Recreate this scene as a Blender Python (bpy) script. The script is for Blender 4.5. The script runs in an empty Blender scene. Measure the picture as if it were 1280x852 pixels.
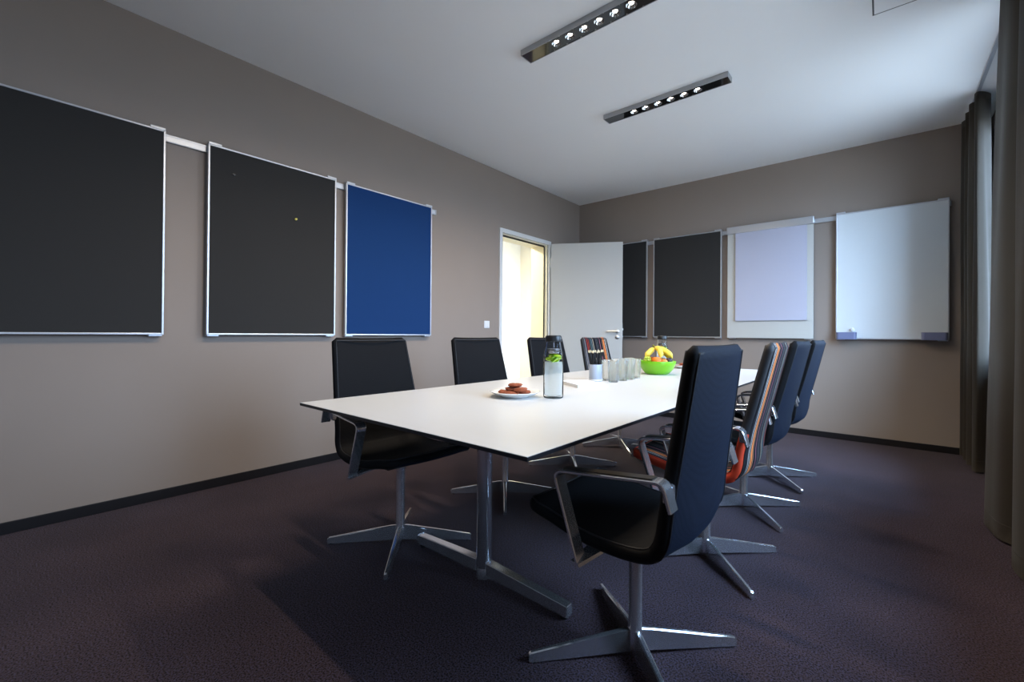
import bpy, bmesh, math, random
from mathutils import Vector, Matrix
random.seed(7)
SC = bpy.context.scene
COL = SC.collection
PI = math.pi

# ------------------------------------------------------------------ materials
def srgb(r, g, b):
    def f(c):
        c /= 255.0
        return c / 12.92 if c <= 0.04045 else ((c + 0.055) / 1.055) ** 2.4
    return (f(r), f(g), f(b), 1.0)

def newmat(name):
    m = bpy.data.materials.new(name)
    m.use_nodes = True
    nt = m.node_tree
    return m, nt, nt.nodes['Principled BSDF']

def plain(name, col, rough=0.5, metal=0.0, spec=0.5, noise=0.0, nscale=8.0, bump=0.0, bscale=200.0, sheen=0.0, coat=0.0):
    m, nt, b = newmat(name)
    b.inputs['Roughness'].default_value = rough
    b.inputs['Metallic'].default_value = metal
    b.inputs['Specular IOR Level'].default_value = spec
    b.inputs['Coat Weight'].default_value = coat
    if sheen:
        b.inputs['Sheen Weight'].default_value = sheen
        b.inputs['Sheen Roughness'].default_value = 0.5
    tc = nt.nodes.new('ShaderNodeTexCoord')
    n = nt.nodes.new('ShaderNodeTexNoise')
    n.inputs['Scale'].default_value = nscale
    n.inputs['Detail'].default_value = 4
    nt.links.new(tc.outputs['Object'], n.inputs['Vector'])
    mx = nt.nodes.new('ShaderNodeMix'); mx.data_type = 'RGBA'
    mx.inputs[6].default_value = tuple(c * (1 - noise) for c in col[:3]) + (1,)
    mx.inputs[7].default_value = tuple(min(1, c * (1 + noise)) for c in col[:3]) + (1,)
    nt.links.new(n.outputs['Fac'], mx.inputs[0])
    nt.links.new(mx.outputs[2], b.inputs['Base Color'])
    if bump:
        n2 = nt.nodes.new('ShaderNodeTexNoise')
        n2.inputs['Scale'].default_value = bscale
        n2.inputs['Detail'].default_value = 3
        nt.links.new(tc.outputs['Object'], n2.inputs['Vector'])
        bp = nt.nodes.new('ShaderNodeBump')
        bp.inputs['Strength'].default_value = bump
        bp.inputs['Distance'].default_value = 0.002
        nt.links.new(n2.outputs['Fac'], bp.inputs['Height'])
        nt.links.new(bp.outputs['Normal'], b.inputs['Normal'])
    return m

def weave(name, c1, c2, scale, rough=0.85, bump=0.4, sheen=0.2, spec=0.2):
    m, nt, b = newmat(name)
    tc = nt.nodes.new('ShaderNodeTexCoord')
    v = nt.nodes.new('ShaderNodeTexVoronoi')
    v.inputs['Scale'].default_value = scale
    v.inputs['Randomness'].default_value = 0.25
    nt.links.new(tc.outputs['Object'], v.inputs['Vector'])
    rp = nt.nodes.new('ShaderNodeValToRGB')
    rp.color_ramp.elements[0].position = 0.15
    rp.color_ramp.elements[1].position = 0.75
    rp.color_ramp.elements[0].color = c2
    rp.color_ramp.elements[1].color = c1
    nt.links.new(v.outputs['Distance'], rp.inputs['Fac'])
    nt.links.new(rp.outputs['Color'], b.inputs['Base Color'])
    bp = nt.nodes.new('ShaderNodeBump')
    bp.inputs['Strength'].default_value = bump
    bp.inputs['Distance'].default_value = 0.001
    nt.links.new(v.outputs['Distance'], bp.inputs['Height'])
    nt.links.new(bp.outputs['Normal'], b.inputs['Normal'])
    b.inputs['Roughness'].default_value = rough
    b.inputs['Specular IOR Level'].default_value = spec
    b.inputs['Sheen Weight'].default_value = sheen
    return m

def carpet_mat():
    m, nt, b = newmat('carpet_pile')
    tc = nt.nodes.new('ShaderNodeTexCoord')
    n = nt.nodes.new('ShaderNodeTexNoise'); n.inputs['Scale'].default_value = 180; n.inputs['Detail'].default_value = 3; n.inputs['Roughness'].default_value = 0.6
    nt.links.new(tc.outputs['Object'], n.inputs['Vector'])
    rp = nt.nodes.new('ShaderNodeValToRGB')
    rp.color_ramp.elements[0].position = 0.40
    rp.color_ramp.elements[1].position = 0.62
    rp.color_ramp.elements[0].color = CARPET[0]
    rp.color_ramp.elements[1].color = CARPET[1]
    em = rp.color_ramp.elements.new(0.50); em.color = CARPET[2]
    nt.links.new(n.outputs['Fac'], rp.inputs['Fac'])
    n3 = nt.nodes.new('ShaderNodeTexNoise'); n3.inputs['Scale'].default_value = 2.2; n3.inputs['Detail'].default_value = 3
    nt.links.new(tc.outputs['Object'], n3.inputs['Vector'])
    mr = nt.nodes.new('ShaderNodeMapRange')
    mr.inputs[1].default_value = 0.3; mr.inputs[2].default_value = 0.7
    mr.inputs[3].default_value = 0.85; mr.inputs[4].default_value = 1.15
    nt.links.new(n3.outputs['Fac'], mr.inputs[0])
    mul = nt.nodes.new('ShaderNodeMix'); mul.data_type = 'RGBA'; mul.blend_type = 'MULTIPLY'
    mul.inputs[0].default_value = 1
    nt.links.new(rp.outputs['Color'], mul.inputs[6])
    nt.links.new(mr.outputs[0], mul.inputs[7])
    nt.links.new(mul.outputs[2], b.inputs['Base Color'])
    bp = nt.nodes.new('ShaderNodeBump'); bp.inputs['Strength'].default_value = 0.3; bp.inputs['Distance'].default_value = 0.003
    nt.links.new(n.outputs['Fac'], bp.inputs['Height'])
    nt.links.new(bp.outputs['Normal'], b.inputs['Normal'])
    b.inputs['Roughness'].default_value = 0.95
    b.inputs['Specular IOR Level'].default_value = 0.12
    b.inputs['Sheen Weight'].default_value = 0.10
    b.inputs['Sheen Roughness'].default_value = 0.4
    return m

def stripes(name, bands):
    """textile with stripes running along the shell; u of the uv map is metres across the chair"""
    m, nt, b = newmat(name)
    uv = nt.nodes.new('ShaderNodeUVMap'); uv.uv_map = 'UVMap'
    sp = nt.nodes.new('ShaderNodeSeparateXYZ')
    nt.links.new(uv.outputs['UV'], sp.inputs[0])
    mr = nt.nodes.new('ShaderNodeMapRange')
    mr.inputs[1].default_value = -0.26; mr.inputs[2].default_value = 0.26
    nt.links.new(sp.outputs['X'], mr.inputs[0])
    total = sum(w for w, c in bands)
    pos = [0.0]
    for w, c in bands:
        pos.append(pos[-1] + w / total)
    prev = None
    # colour ramps hold 32 stops: chain of halves
    half = (len(bands) + 1) // 2
    outs = []
    for seg in (range(0, half), range(half, len(bands))):
        rp = nt.nodes.new('ShaderNodeValToRGB'); rp.color_ramp.interpolation = 'CONSTANT'
        els = rp.color_ramp.elements
        seg = list(seg)
        els[0].position = pos[seg[0]]; els[0].color = bands[seg[0]][1]
        els[1].position = pos[seg[1]]; els[1].color = bands[seg[1]][1]
        for i in seg[2:]:
            e = els.new(pos[i]); e.color = bands[i][1]
        nt.links.new(mr.outputs[0], rp.inputs['Fac'])
        outs.append(rp)
    gt = nt.nodes.new('ShaderNodeMath'); gt.operation = 'GREATER_THAN'; gt.inputs[1].default_value = pos[half]
    nt.links.new(mr.outputs[0], gt.inputs[0])
    mx = nt.nodes.new('ShaderNodeMix'); mx.data_type = 'RGBA'
    nt.links.new(gt.outputs[0], mx.inputs[0])
    nt.links.new(outs[0].outputs['Color'], mx.inputs[6])
    nt.links.new(outs[1].outputs['Color'], mx.inputs[7])
    nt.links.new(mx.outputs[2], b.inputs['Base Color'])
    b.inputs['Roughness'].default_value = 0.8
    b.inputs['Specular IOR Level'].default_value = 0.2
    return m

def thin_glass(name, tint=(0.98, 0.99, 0.99), edge=0.25, blend=0.35):
    m, nt, b = newmat(name)
    nt.nodes.remove(b)
    out = nt.nodes['Material Output']
    tr = nt.nodes.new('ShaderNodeBsdfTransparent'); tr.inputs[0].default_value = tint + (1,)
    gl = nt.nodes.new('ShaderNodeBsdfGlossy'); gl.inputs['Roughness'].default_value = 0.03
    lw = nt.nodes.new('ShaderNodeLayerWeight'); lw.inputs['Blend'].default_value = blend
    mx = nt.nodes.new('ShaderNodeMixShader')
    nt.links.new(lw.outputs['Fresnel'], mx.inputs[0])
    nt.links.new(tr.outputs[0], mx.inputs[1])
    nt.links.new(gl.outputs[0], mx.inputs[2])
    nt.links.new(mx.outputs[0], out.inputs['Surface'])
    return m

def real_glass(name, share=0.55):
    m, nt, b = newmat(name)
    nt.nodes.remove(b)
    out = nt.nodes['Material Output']
    tr = nt.nodes.new('ShaderNodeBsdfTransparent'); tr.inputs[0].default_value = (0.97, 0.98, 0.98, 1)
    gl = nt.nodes.new('ShaderNodeBsdfGlass'); gl.inputs['IOR'].default_value = 1.48
    gl.inputs['Roughness'].default_value = 0.0
    gl.inputs['Color'].default_value = (0.97, 0.98, 0.98, 1)
    mx = nt.nodes.new('ShaderNodeMixShader'); mx.inputs[0].default_value = share
    nt.links.new(tr.outputs[0], mx.inputs[1])
    nt.links.new(gl.outputs[0], mx.inputs[2])
    nt.links.new(mx.outputs[0], out.inputs['Surface'])
    return m

def water_mat():
    m, nt, b = newmat('cloudy_water')
    nt.nodes.remove(b)
    out = nt.nodes['Material Output']
    tr = nt.nodes.new('ShaderNodeBsdfTransparent'); tr.inputs[0].default_value = (0.99, 0.995, 0.99, 1)
    tl = nt.nodes.new('ShaderNodeBsdfTranslucent'); tl.inputs[0].default_value = (0.9, 0.92, 0.9, 1)
    df = nt.nodes.new('ShaderNodeBsdfDiffuse'); df.inputs[0].default_value = (0.85, 0.88, 0.88, 1)
    a = nt.nodes.new('ShaderNodeMixShader'); a.inputs[0].default_value = 0.5
    nt.links.new(tl.outputs[0], a.inputs[1]); nt.links.new(df.outputs[0], a.inputs[2])
    mx = nt.nodes.new('ShaderNodeMixShader'); mx.inputs[0].default_value = 0.42
    nt.links.new(tr.outputs[0], mx.inputs[1]); nt.links.new(a.outputs[0], mx.inputs[2])
    nt.links.new(mx.outputs[0], out.inputs['Surface'])
    return m

def emit(name, col, s):
    m, nt, b = newmat(name)
    b.inputs['Base Color'].default_value = (0.9, 0.9, 0.9, 1)
    b.inputs['Emission Color'].default_value = col
    b.inputs['Emission Strength'].default_value = s
    return m

CARPET = ((0.0070, 0.0050, 0.0068, 1), (0.060, 0.048, 0.082, 1), (0.055, 0.0330, 0.033, 1))
M = {}
M['wall'] = plain('taupe_wall_paint', (0.315, 0.258, 0.220), 0.75, noise=0.03, nscale=3, bump=0.12, bscale=350, spec=0.25)
M['ceil'] = plain('ceiling_white', (0.91, 0.905, 0.90), 0.9, noise=0.015, nscale=2, spec=0.1)
M['carpet'] = carpet_mat()
M['base'] = plain('black_skirting', (0.010, 0.009, 0.011), 0.55, noise=0.1, spec=0.3)
M['hall'] = plain('hall_cream_paint', (0.85, 0.82, 0.70), 0.8, noise=0.01)
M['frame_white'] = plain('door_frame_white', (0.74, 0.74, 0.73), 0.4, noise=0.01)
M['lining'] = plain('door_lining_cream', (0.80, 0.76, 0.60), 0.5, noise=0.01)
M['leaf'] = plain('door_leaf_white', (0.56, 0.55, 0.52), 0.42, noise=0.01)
M['steel'] = plain('brushed_steel', (0.55, 0.54, 0.52), 0.32, 1.0, noise=0.05, nscale=60)
M['alu'] = plain('satin_aluminium', (0.62, 0.63, 0.66), 0.38, 0.75, noise=0.03, nscale=40)
M['chrome'] = plain('polished_aluminium', (0.74, 0.75, 0.79), 0.15, 0.90, noise=0.04, nscale=30)
M['felt'] = weave('charcoal_felt', (0.029, 0.028, 0.027, 1), (0.045, 0.043, 0.042, 1), 500, 0.95, 0.15, 0.05, 0.1)
M['blue'] = weave('blue_felt', (0.009, 0.038, 0.130, 1), (0.0135, 0.050, 0.165, 1), 500, 0.95, 0.15, 0.05, 0.1)
M['enamel'] = plain('white_enamel', (0.74, 0.78, 0.80), 0.30, noise=0.01, spec=0.5)
M['panel'] = plain('flip_panel_white', (0.56, 0.55, 0.51), 0.5, noise=0.01)
M['note'] = plain('note_paper_white', (0.9, 0.9, 0.9), 0.8, noise=0.01)
M['paper'] = plain('flip_paper_daylight_tint', (0.50, 0.50, 0.60), 0.8, noise=0.01)  # bluish cast is window daylight put into the white paper's colour
M['tray'] = plain('blue_grey_plastic', srgb(118, 124, 158)[:3], 0.4, noise=0.03)
M['white_pl'] = plain('white_plastic', (0.82, 0.82, 0.83), 0.35, noise=0.01)
M['black_pl'] = plain('black_plastic', (0.012, 0.012, 0.013), 0.35, noise=0.1)
M['yellow_pl'] = plain('yellow_plastic', (0.6, 0.5, 0.05), 0.35, noise=0.05)
M['blackgloss'] = plain('black_gloss_louvre', (0.006, 0.006, 0.006), 0.06, noise=0.0, spec=0.8)
M['lampside'] = plain('lamp_grey_aluminium', (0.42, 0.42, 0.43), 0.35, 0.6, noise=0.04, nscale=30)
M['reflector'] = plain('lamp_reflector', (0.85, 0.84, 0.82), 0.12, 1.0, noise=0.02)
M['bulb'] = emit('lamp_glow', (1.0, 0.88, 0.72, 1), 9)
M['navy'] = weave('navy_mesh_fabric', (0.0022, 0.0038, 0.0095, 1), (0.006, 0.0100, 0.0230, 1), 330, 0.7, 0.5, 0.03, 0.15)
M['navy'].node_tree.nodes['Principled BSDF'].inputs['Sheen Tint'].default_value = (0.15, 0.35, 0.8, 1)
M['blackfab'] = weave('black_chair_fabric', (0.004, 0.004, 0.005, 1), (0.008, 0.008, 0.0095, 1), 450, 0.75, 0.3, 0.0, 0.12)
M['pipe'] = plain('black_piping', (0.006, 0.006, 0.009), 0.6, noise=0.1)
M['redpipe'] = plain('orange_red_piping', srgb(205, 62, 30)[:3], 0.6, noise=0.1)
M['armpad'] = plain('dark_leather_pad', (0.022, 0.019, 0.016), 0.28, noise=0.1, nscale=40, spec=0.5)
M['tabletop'] = plain('white_laminate', (0.66, 0.648, 0.63), 0.33, noise=0.008, spec=0.4)
M['tablecore'] = plain('black_laminate_core', (0.007, 0.008, 0.012), 0.4, noise=0.1)
M['porcelain'] = plain('white_porcelain', (0.84, 0.84, 0.83), 0.15, noise=0.005)
M['cookie'] = plain('cookie_brown', srgb(150, 78, 48)[:3], 0.85, noise=0.45, nscale=120, bump=1.0, bscale=160)
M['lime'] = plain('lime_flesh', srgb(186, 214, 25)[:3], 0.35, noise=0.15, nscale=90)
M['limepeel'] = plain('lime_peel', srgb(105, 155, 5)[:3], 0.4, noise=0.1, nscale=60)
M['mint'] = plain('mint_leaf', srgb(50, 110, 25)[:3], 0.5, noise=0.2, nscale=60)
M['bowl'] = plain('green_bowl_plastic', srgb(118, 190, 20)[:3], 0.3, noise=0.03)
M['banana'] = plain('banana_yellow', srgb(242, 212, 78)[:3], 0.45, noise=0.08, nscale=40)
M['bananatip'] = plain('banana_stem', srgb(120, 120, 30)[:3], 0.6, noise=0.2, nscale=60)
M['orange'] = plain('orange_peel', srgb(238, 120, 25)[:3], 0.45, noise=0.06, nscale=60, bump=0.5, bscale=300)
M['grape'] = plain('green_grape', srgb(178, 190, 60)[:3], 0.3, noise=0.1, nscale=60)
M['plum'] = plain('dark_plum', srgb(52, 38, 50)[:3], 0.3, noise=0.15, nscale=40)
M['peach'] = plain('peach_skin', srgb(235, 150, 80)[:3], 0.6, noise=0.2, nscale=25)
M['leaf_brown'] = plain('brown_stalk', srgb(80, 60, 30)[:3], 0.7, noise=0.2)
M['cupgrey'] = plain('pencil_cup_grey', srgb(176, 186, 202)[:3], 0.35, noise=0.02)
M['pencil'] = plain('black_pencil_paint', (0.008, 0.008, 0.009), 0.35, noise=0.1)
M['wood'] = plain('bare_pencil_wood', srgb(225, 205, 165)[:3], 0.6, noise=0.1, nscale=200)
M['curtain'] = weave('taupe_curtain_cloth', (0.056, 0.045, 0.034, 1), (0.090, 0.074, 0.057, 1), 420, 0.9, 0.3, 0.25, 0.1)
M['anthracite'] = plain('anthracite_window_frame', (0.02, 0.021, 0.024), 0.45, noise=0.05)
M['glass_pane'] = thin_glass('window_glass', (0.97, 0.99, 0.99), blend=0.1)
M['glass'] = real_glass('tumbler_glass', 0.55)
M['glassbase'] = real_glass('tumbler_base_glass', 0.7)
M['carafe'] = thin_glass('carafe_glass', (0.995, 1.0, 0.998), blend=0.08)
M['water'] = water_mat()
M['strainer'] = plain('strainer_steel', (0.30, 0.30, 0.31), 0.25, 0.9, noise=0.1)
M['gap'] = plain('shadow_gap', (0.10, 0.10, 0.10), 0.8)
BLK = (0.007, 0.007, 0.010, 1)
def c_(r, g, b): return srgb(r, g, b)
BANDS = [(4.5, BLK), (1.0, c_(150, 140, 135)), (1.0, BLK), (1.6, c_(110, 105, 108)), (2.4, BLK), (1.5, c_(140, 40, 30)), (1.6, BLK),
         (0.8, c_(150, 60, 45)), (2.4, BLK), (0.7, c_(90, 120, 120)), (1.6, BLK), (0.9, c_(95, 110, 115)), (1.6, BLK), (0.7, c_(180, 165, 140)),
         (4.5, c_(14, 9, 16)), (0.6, c_(80, 80, 84)), (1.3, BLK), (0.5, c_(105, 105, 108)), (3.5, BLK), (0.8, c_(150, 90, 100)), (3.4, BLK),
         (0.7, c_(190, 130, 90)), (0.7, BLK), (1.7, c_(214, 120, 60)), (1.0, BLK), (0.5, c_(205, 195, 180)), (0.9, BLK), (0.5, c_(165, 160, 158)), (7.0, BLK)]
M['stripe'] = stripes('striped_textile', BANDS)

# ------------------------------------------------------------------ mesh helpers
def link(o):
    COL.objects.link(o)
    return o

def obj(name, bm, mats, parent=None, smooth=None, loc=None):
    me = bpy.data.meshes.new(name)
    bmesh.ops.recalc_face_normals(bm, faces=bm.faces[:])
    bm.to_mesh(me); bm.free()
    if not isinstance(mats, (list, tuple)): mats = [mats]
    for m in mats: me.materials.append(M[m] if isinstance(m, str) else m)
    if smooth is not None:
        for p in me.polygons: p.use_smooth = True
        if smooth < 3.1:
            try: me.set_sharp_from_angle(angle=smooth)
            except Exception: pass
    o = link(bpy.data.objects.new(name, me))
    if parent: o.parent = parent
    if loc: o.location = loc
    return o

def empty(name, loc=(0, 0, 0), rz=0.0):
    o = link(bpy.data.objects.new(name, None))
    o.empty_display_size = 0.1
    o.location = loc; o.rotation_euler = (0, 0, rz)
    return o

def tag(o, label, cat, group=None):
    o['label'] = label; o['category'] = cat
    if group: o['group'] = group
    return o

def thing(name, label, cat, loc=(0, 0, 0), rz=0.0, group=None):
    return tag(empty(name, loc, rz), label, cat, group)

def struct(o, label=None, cat=None):
    o['kind'] = 'structure'
    if label: o['label'] = label
    if cat: o['category'] = cat
    return o

def copy_tree(o, parent=None):
    c = o.copy(); link(c)
    if parent:
        c.parent = parent
    for ch in list(o.children):
        copy_tree(ch, c)
    return c

def NB(): return bmesh.new()

def box(bm, x0, x1, y0, y1, z0, z1, bev=0.0, seg=2, mi=0):
    b = bmesh.new()
    bmesh.ops.create_cube(b, size=1)
    for v in b.verts:
        v.co = Vector((x0 + (v.co.x + .5) * (x1 - x0), y0 + (v.co.y + .5) * (y1 - y0), z0 + (v.co.z + .5) * (z1 - z0)))
    if bev:
        bmesh.ops.bevel(b, geom=b.edges[:], offset=bev, segments=seg, profile=0.5, affect='EDGES')
    merge(bm, b, mi)

def merge(bm, b, mi=0, mat=None):
    if mat is not None: bmesh.ops.transform(b, matrix=mat, verts=b.verts[:])
    vm = {}
    for v in b.verts: vm[v] = bm.verts.new(v.co)
    for f in b.faces:
        try:
            nf = bm.faces.new([vm[v] for v in f.verts]); nf.material_index = mi
        except ValueError: pass
    b.free()

def lathe(bm, prof, n=24, mi=0, cap0=True, cap1=True, center=(0, 0, 0), mat=None):
    b = bmesh.new()
    rings = []
    for r, z in prof:
        if r < 1e-6:
            rings.append([b.verts.new((0, 0, z))])
        else:
            rings.append([b.verts.new((r * math.cos(2 * PI * i / n), r * math.sin(2 * PI * i / n), z)) for i in range(n)])
    for a, c in zip(rings, rings[1:]):
        if len(a) == 1 and len(c) == 1: continue
        for i in range(n):
            j = (i + 1) % n
            if len(a) == 1: b.faces.new([a[0], c[j], c[i]])
            elif len(c) == 1: b.faces.new([a[i], a[j], c[0]])
            else: b.faces.new([a[i], a[j], c[j], c[i]])
    if cap0 and len(rings[0]) > 1: b.faces.new(rings[0])
    if cap1 and len(rings[-1]) > 1: b.faces.new(rings[-1])
    mt = Matrix.Translation(center)
    if mat is not None: mt = mt @ mat
    merge(bm, b, mi, mt)

def tube(bm, pts, rad, n=10, mi=0, closed=False, caps=True, rads=None):
    pts = [Vector(p) for p in pts]
    N = len(pts)
    rings = []
    up = Vector((0, 0, 1))
    prevn = None
    for i, p in enumerate(pts):
        if closed: t = pts[(i + 1) % N] - pts[i - 1]
        else: t = pts[min(i + 1, N - 1)] - pts[max(i - 1, 0)]
        t.normalize()
        if prevn is None:
            a = up if abs(t.z) < .9 else Vector((1, 0, 0))
            nrm = t.cross(a).normalized()
        else:
            nrm = (prevn - t * prevn.dot(t)).normalized()
        prevn = nrm
        bi = t.cross(nrm)
        r = rads[i] if rads else rad
        rings.append([bm.verts.new(p + (nrm * math.cos(2 * PI * k / n) + bi * math.sin(2 * PI * k / n)) * r) for k in range(n)])
    rng = range(N) if closed else range(N - 1)
    for i in rng:
        a, c = rings[i], rings[(i + 1) % N]
        for k in range(n):
            f = bm.faces.new([a[k], a[(k + 1) % n], c[(k + 1) % n], c[k]]); f.material_index = mi
    if caps and not closed:
        bm.faces.new(rings[0]).material_index = mi
        bm.faces.new(rings[-1]).material_index = mi

def strap(bm, path, th, y0, y1, mi=0):
    """flat strap: path in the x-z plane, thickness th, width along y"""
    P = [Vector((x, 0, z)) for x, z in path]
    n = len(P)
    rows = []
    for i, p in enumerate(P):
        t = (P[min(i + 1, n - 1)] - P[max(i - 1, 0)]).normalized()
        nr = Vector((-t.z, 0, t.x))
        e = min(0.0025, th * 0.35)
        w = []
        for (yy, o) in ((y0, -th / 2 + e), (y0 + e, -th / 2), (y1 - e, -th / 2), (y1, -th / 2 + e), (y1, th / 2 - e), (y1 - e, th / 2), (y0 + e, th / 2), (y0, th / 2 - e)):
            q = p + nr * o
            w.append(bm.verts.new((q.x, yy, q.z)))
        rows.append(w)
    for a, c in zip(rows, rows[1:]):
        for k in range(8):
            f = bm.faces.new([a[k], a[(k + 1) % 8], c[(k + 1) % 8], c[k]]); f.material_index = mi
    bm.faces.new(rows[0]).material_index = mi
    bm.faces.new(rows[-1]).material_index = mi

def prism(bm, bottom, top, mi=0):
    """closed solid from two matching polygons"""
    a = [bm.verts.new(p) for p in bottom]; b = [bm.verts.new(p) for p in top]
    n = len(a)
    bm.faces.new(a).material_index = mi
    bm.faces.new(b).material_index = mi
    for i in range(n):
        bm.faces.new([a[i], a[(i + 1) % n], b[(i + 1) % n], b[i]]).material_index = mi

def catmull(pts, per=8):
    out = []
    P = [Vector(p) for p in pts]
    P = [P[0] * 2 - P[1]] + P + [P[-1] * 2 - P[-2]]
    for i in range(1, len(P) - 2):
        a, b, c, d = P[i - 1], P[i], P[i + 1], P[i + 2]
        for k in range(per):
            t = k / per
            out.append(0.5 * ((2 * b) + (c - a) * t + (2 * a - 5 * b + 4 * c - d) * t * t + (3 * b - a - 3 * c + d) * t ** 3))
    out.append(P[-2])
    return out

def roundpath(pts, r, seg=5):
    """polyline with rounded corners (2-d tuples)"""
    P = [Vector(p) for p in pts]
    out = [P[0]]
    for i in range(1, len(P) - 1):
        a, b, c = P[i - 1], P[i], P[i + 1]
        u = (a - b); v = (c - b)
        rr = r[i] if isinstance(r, dict) and i in r else (r if not isinstance(r, dict) else 0.01)
        d = min(rr, u.length * .49, v.length * .49)
        s = b + u.normalized() * d; e = b + v.normalized() * d
        for k in range(seg + 1):
            t = k / seg
            out.append(s * (1 - t) ** 2 + b * 2 * t * (1 - t) + e * t * t)
    out.append(P[-1])
    return out

# ------------------------------------------------------------------ room
XL, XR, YB, YF, ZC = -3.383, 0.70, 5.481, -2.6, 2.91
WT = 0.26
RT = 0.15                                     # thickness of the window wall
DY0, DY1, DZ = 3.785, 4.705, 2.212           # door opening

bm = NB(); box(bm, XL, XR + RT, YF, YB, -0.08, 0.0)
struct(obj('floor', bm, 'carpet'))
bm = NB(); box(bm, XL - 0.0, XR + RT, YF, YB, ZC, ZC + 0.1)
struct(obj('ceiling', bm, 'ceil'))
bm = NB()
box(bm, XL - WT, XL, YF - 0.1, DY0, -0.08, ZC + 0.1)
box(bm, XL - WT, XL, DY1, YB + 0.1, -0.08, ZC + 0.1)
box(bm, XL - WT, XL, DY0, DY1, DZ, ZC + 0.1)
struct(obj('wall_left', bm, 'wall'))
bm = NB(); box(bm, XL, XR + RT, YB, YB + 0.15, -0.08, ZC + 0.1)
struct(obj('wall_back', bm, 'wall'))
bm = NB(); box(bm, XL, XR + RT, YF - 0.15, YF, -0.08, ZC + 0.1)
struct(obj('wall_front', bm, 'wall'))
# window wall: sill wall, piers and lintel around the openings
WINS = [(2.95, 5.40), (1.50, 2.65), (-1.60, -0.85)]  # last two windows are out of view, added to light the room
SILL, HEAD = 0.82, 2.76
bm = NB()
box(bm, XR, XR + RT, YF, YB, -0.08, SILL)
box(bm, XR, XR + RT, YF, YB, HEAD, ZC + 0.1)
ys = [YF] + [v for w in sorted(WINS) for v in w] + [YB]
for a, b in zip(ys[0::2], ys[1::2]):
    box(bm, XR, XR + RT, a, b, SILL, HEAD)
struct(obj('wall_right', bm, 'wall'))
for k, (a, b) in enumerate(WINS):
    w = struct(empty('window_%d' % (k + 1), (XR, (a + b) / 2, SILL)))
    L = (b - a) / 2; Hh = HEAD - SILL
    fr = NB(); fw = 0.08
    x0, x1 = -0.008, 0.055
    box(fr, x0, x1, -L, -L + fw, 0, Hh, 0.004); box(fr, x0, x1, L - fw, L, 0, Hh, 0.004)
    box(fr, x0, x1, -L + fw, L - fw, 0, fw, 0.004); box(fr, x0, x1, -L + fw, L - fw, Hh - fw, Hh, 0.004)
    box(fr, x0, x1, -0.04, 0.04, fw, Hh - fw, 0.004)
    obj('window_frame', fr, 'anthracite', w)
    for s in (-1, 1):
        pn = NB(); y_a, y_b = sorted((s * 0.04, s * (L - fw)))
        box(pn, 0.012, 0.018, y_a, y_b, fw, Hh - fw)
        obj('window_pane', pn, 'glass_pane', w)
    sl = NB(); box(sl, -0.05, -0.0085, -L, L, -0.03, 0.0, 0.004)
    obj('window_sill', sl, 'frame_white', w)
# skirting
bm = NB(); box(bm, XL, XL + 0.012, YF, DY0 - 0.05, 0, 0.06, 0.003); box(bm, XL, XL + 0.012, DY1 + 0.055, YB, 0, 0.06, 0.003)
struct(obj('baseboard_left', bm, 'base'))
bm = NB(); box(bm, XL + 0.012, XR, YB - 0.012, YB, 0, 0.06, 0.003)
struct(obj('baseboard_back', bm, 'base'))
bm = NB(); box(bm, XR - 0.012, XR, YF, YB - 0.012, 0, 0.06, 0.003)
struct(obj('baseboard_right', bm, 'base'))
# hallway behind the door
HX = XL - WT
bm = NB(); box(bm, HX - 1.6, HX, 2.4, 6.4, -0.08, 0.0); struct(obj('floor_hallway', bm, 'carpet'))
bm = NB(); box(bm, HX - 1.6, HX, 2.4, 6.4, 2.7, 2.8); struct(obj('ceiling_hallway', bm, 'ceil'))
bm = NB(); box(bm, HX - 1.7, HX - 1.6, 2.4, 6.4, -0.08, 2.8); struct(obj('wall_hallway_far', bm, 'hall'))
bm = NB(); box(bm, HX - 1.6, HX, 6.4, 6.5, -0.08, 2.8); struct(obj('wall_hallway_back', bm, 'hall'))
bm = NB(); box(bm, HX - 1.6, HX, 2.3, 2.4, -0.08, 2.8); struct(obj('wall_hallway_front', bm, 'hall'))

# ------------------------------------------------------------------ door
dr = struct(empty('door_1', (XL, DY1, 0)))
fr = NB(); fw = 0.048
wy = DY0 - DY1
box(fr, -0.01, 0.018, wy - fw, wy, 0, DZ + fw, 0.003)
box(fr, -0.01, 0.018, 0, fw, 0, DZ + fw, 0.003)
box(fr, -0.01, 0.018, wy, 0, DZ, DZ + fw, 0.003)
obj('door_frame', fr, 'frame_white', dr)
fr = NB()
box(fr, -WT - 0.01, -0.0101, wy, wy + 0.012, 0, DZ, 0.0)
box(fr, -WT - 0.01, -0.0101, -0.012, 0, 0, DZ, 0.0)
box(fr, -WT - 0.01, -0.0101, wy + 0.012, -0.012, DZ - 0.012, DZ, 0.0)
obj('door_lining', fr, 'lining', dr)
sl = NB(); box(sl, -0.055, -0.045, -0.024, -0.012, 0, DZ - 0.02); box(sl, -0.055, -0.045, wy + 0.012, wy + 0.024, 0, DZ - 0.02)
box(sl, -0.055, -0.045, wy + 0.024, -0.024, DZ - 0.03, DZ - 0.012)
obj('door_seal', sl, 'black_pl', dr)
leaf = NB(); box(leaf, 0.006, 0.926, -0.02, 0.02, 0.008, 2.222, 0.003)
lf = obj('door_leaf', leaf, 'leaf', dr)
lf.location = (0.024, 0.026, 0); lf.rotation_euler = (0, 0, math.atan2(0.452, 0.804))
h = NB()
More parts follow.
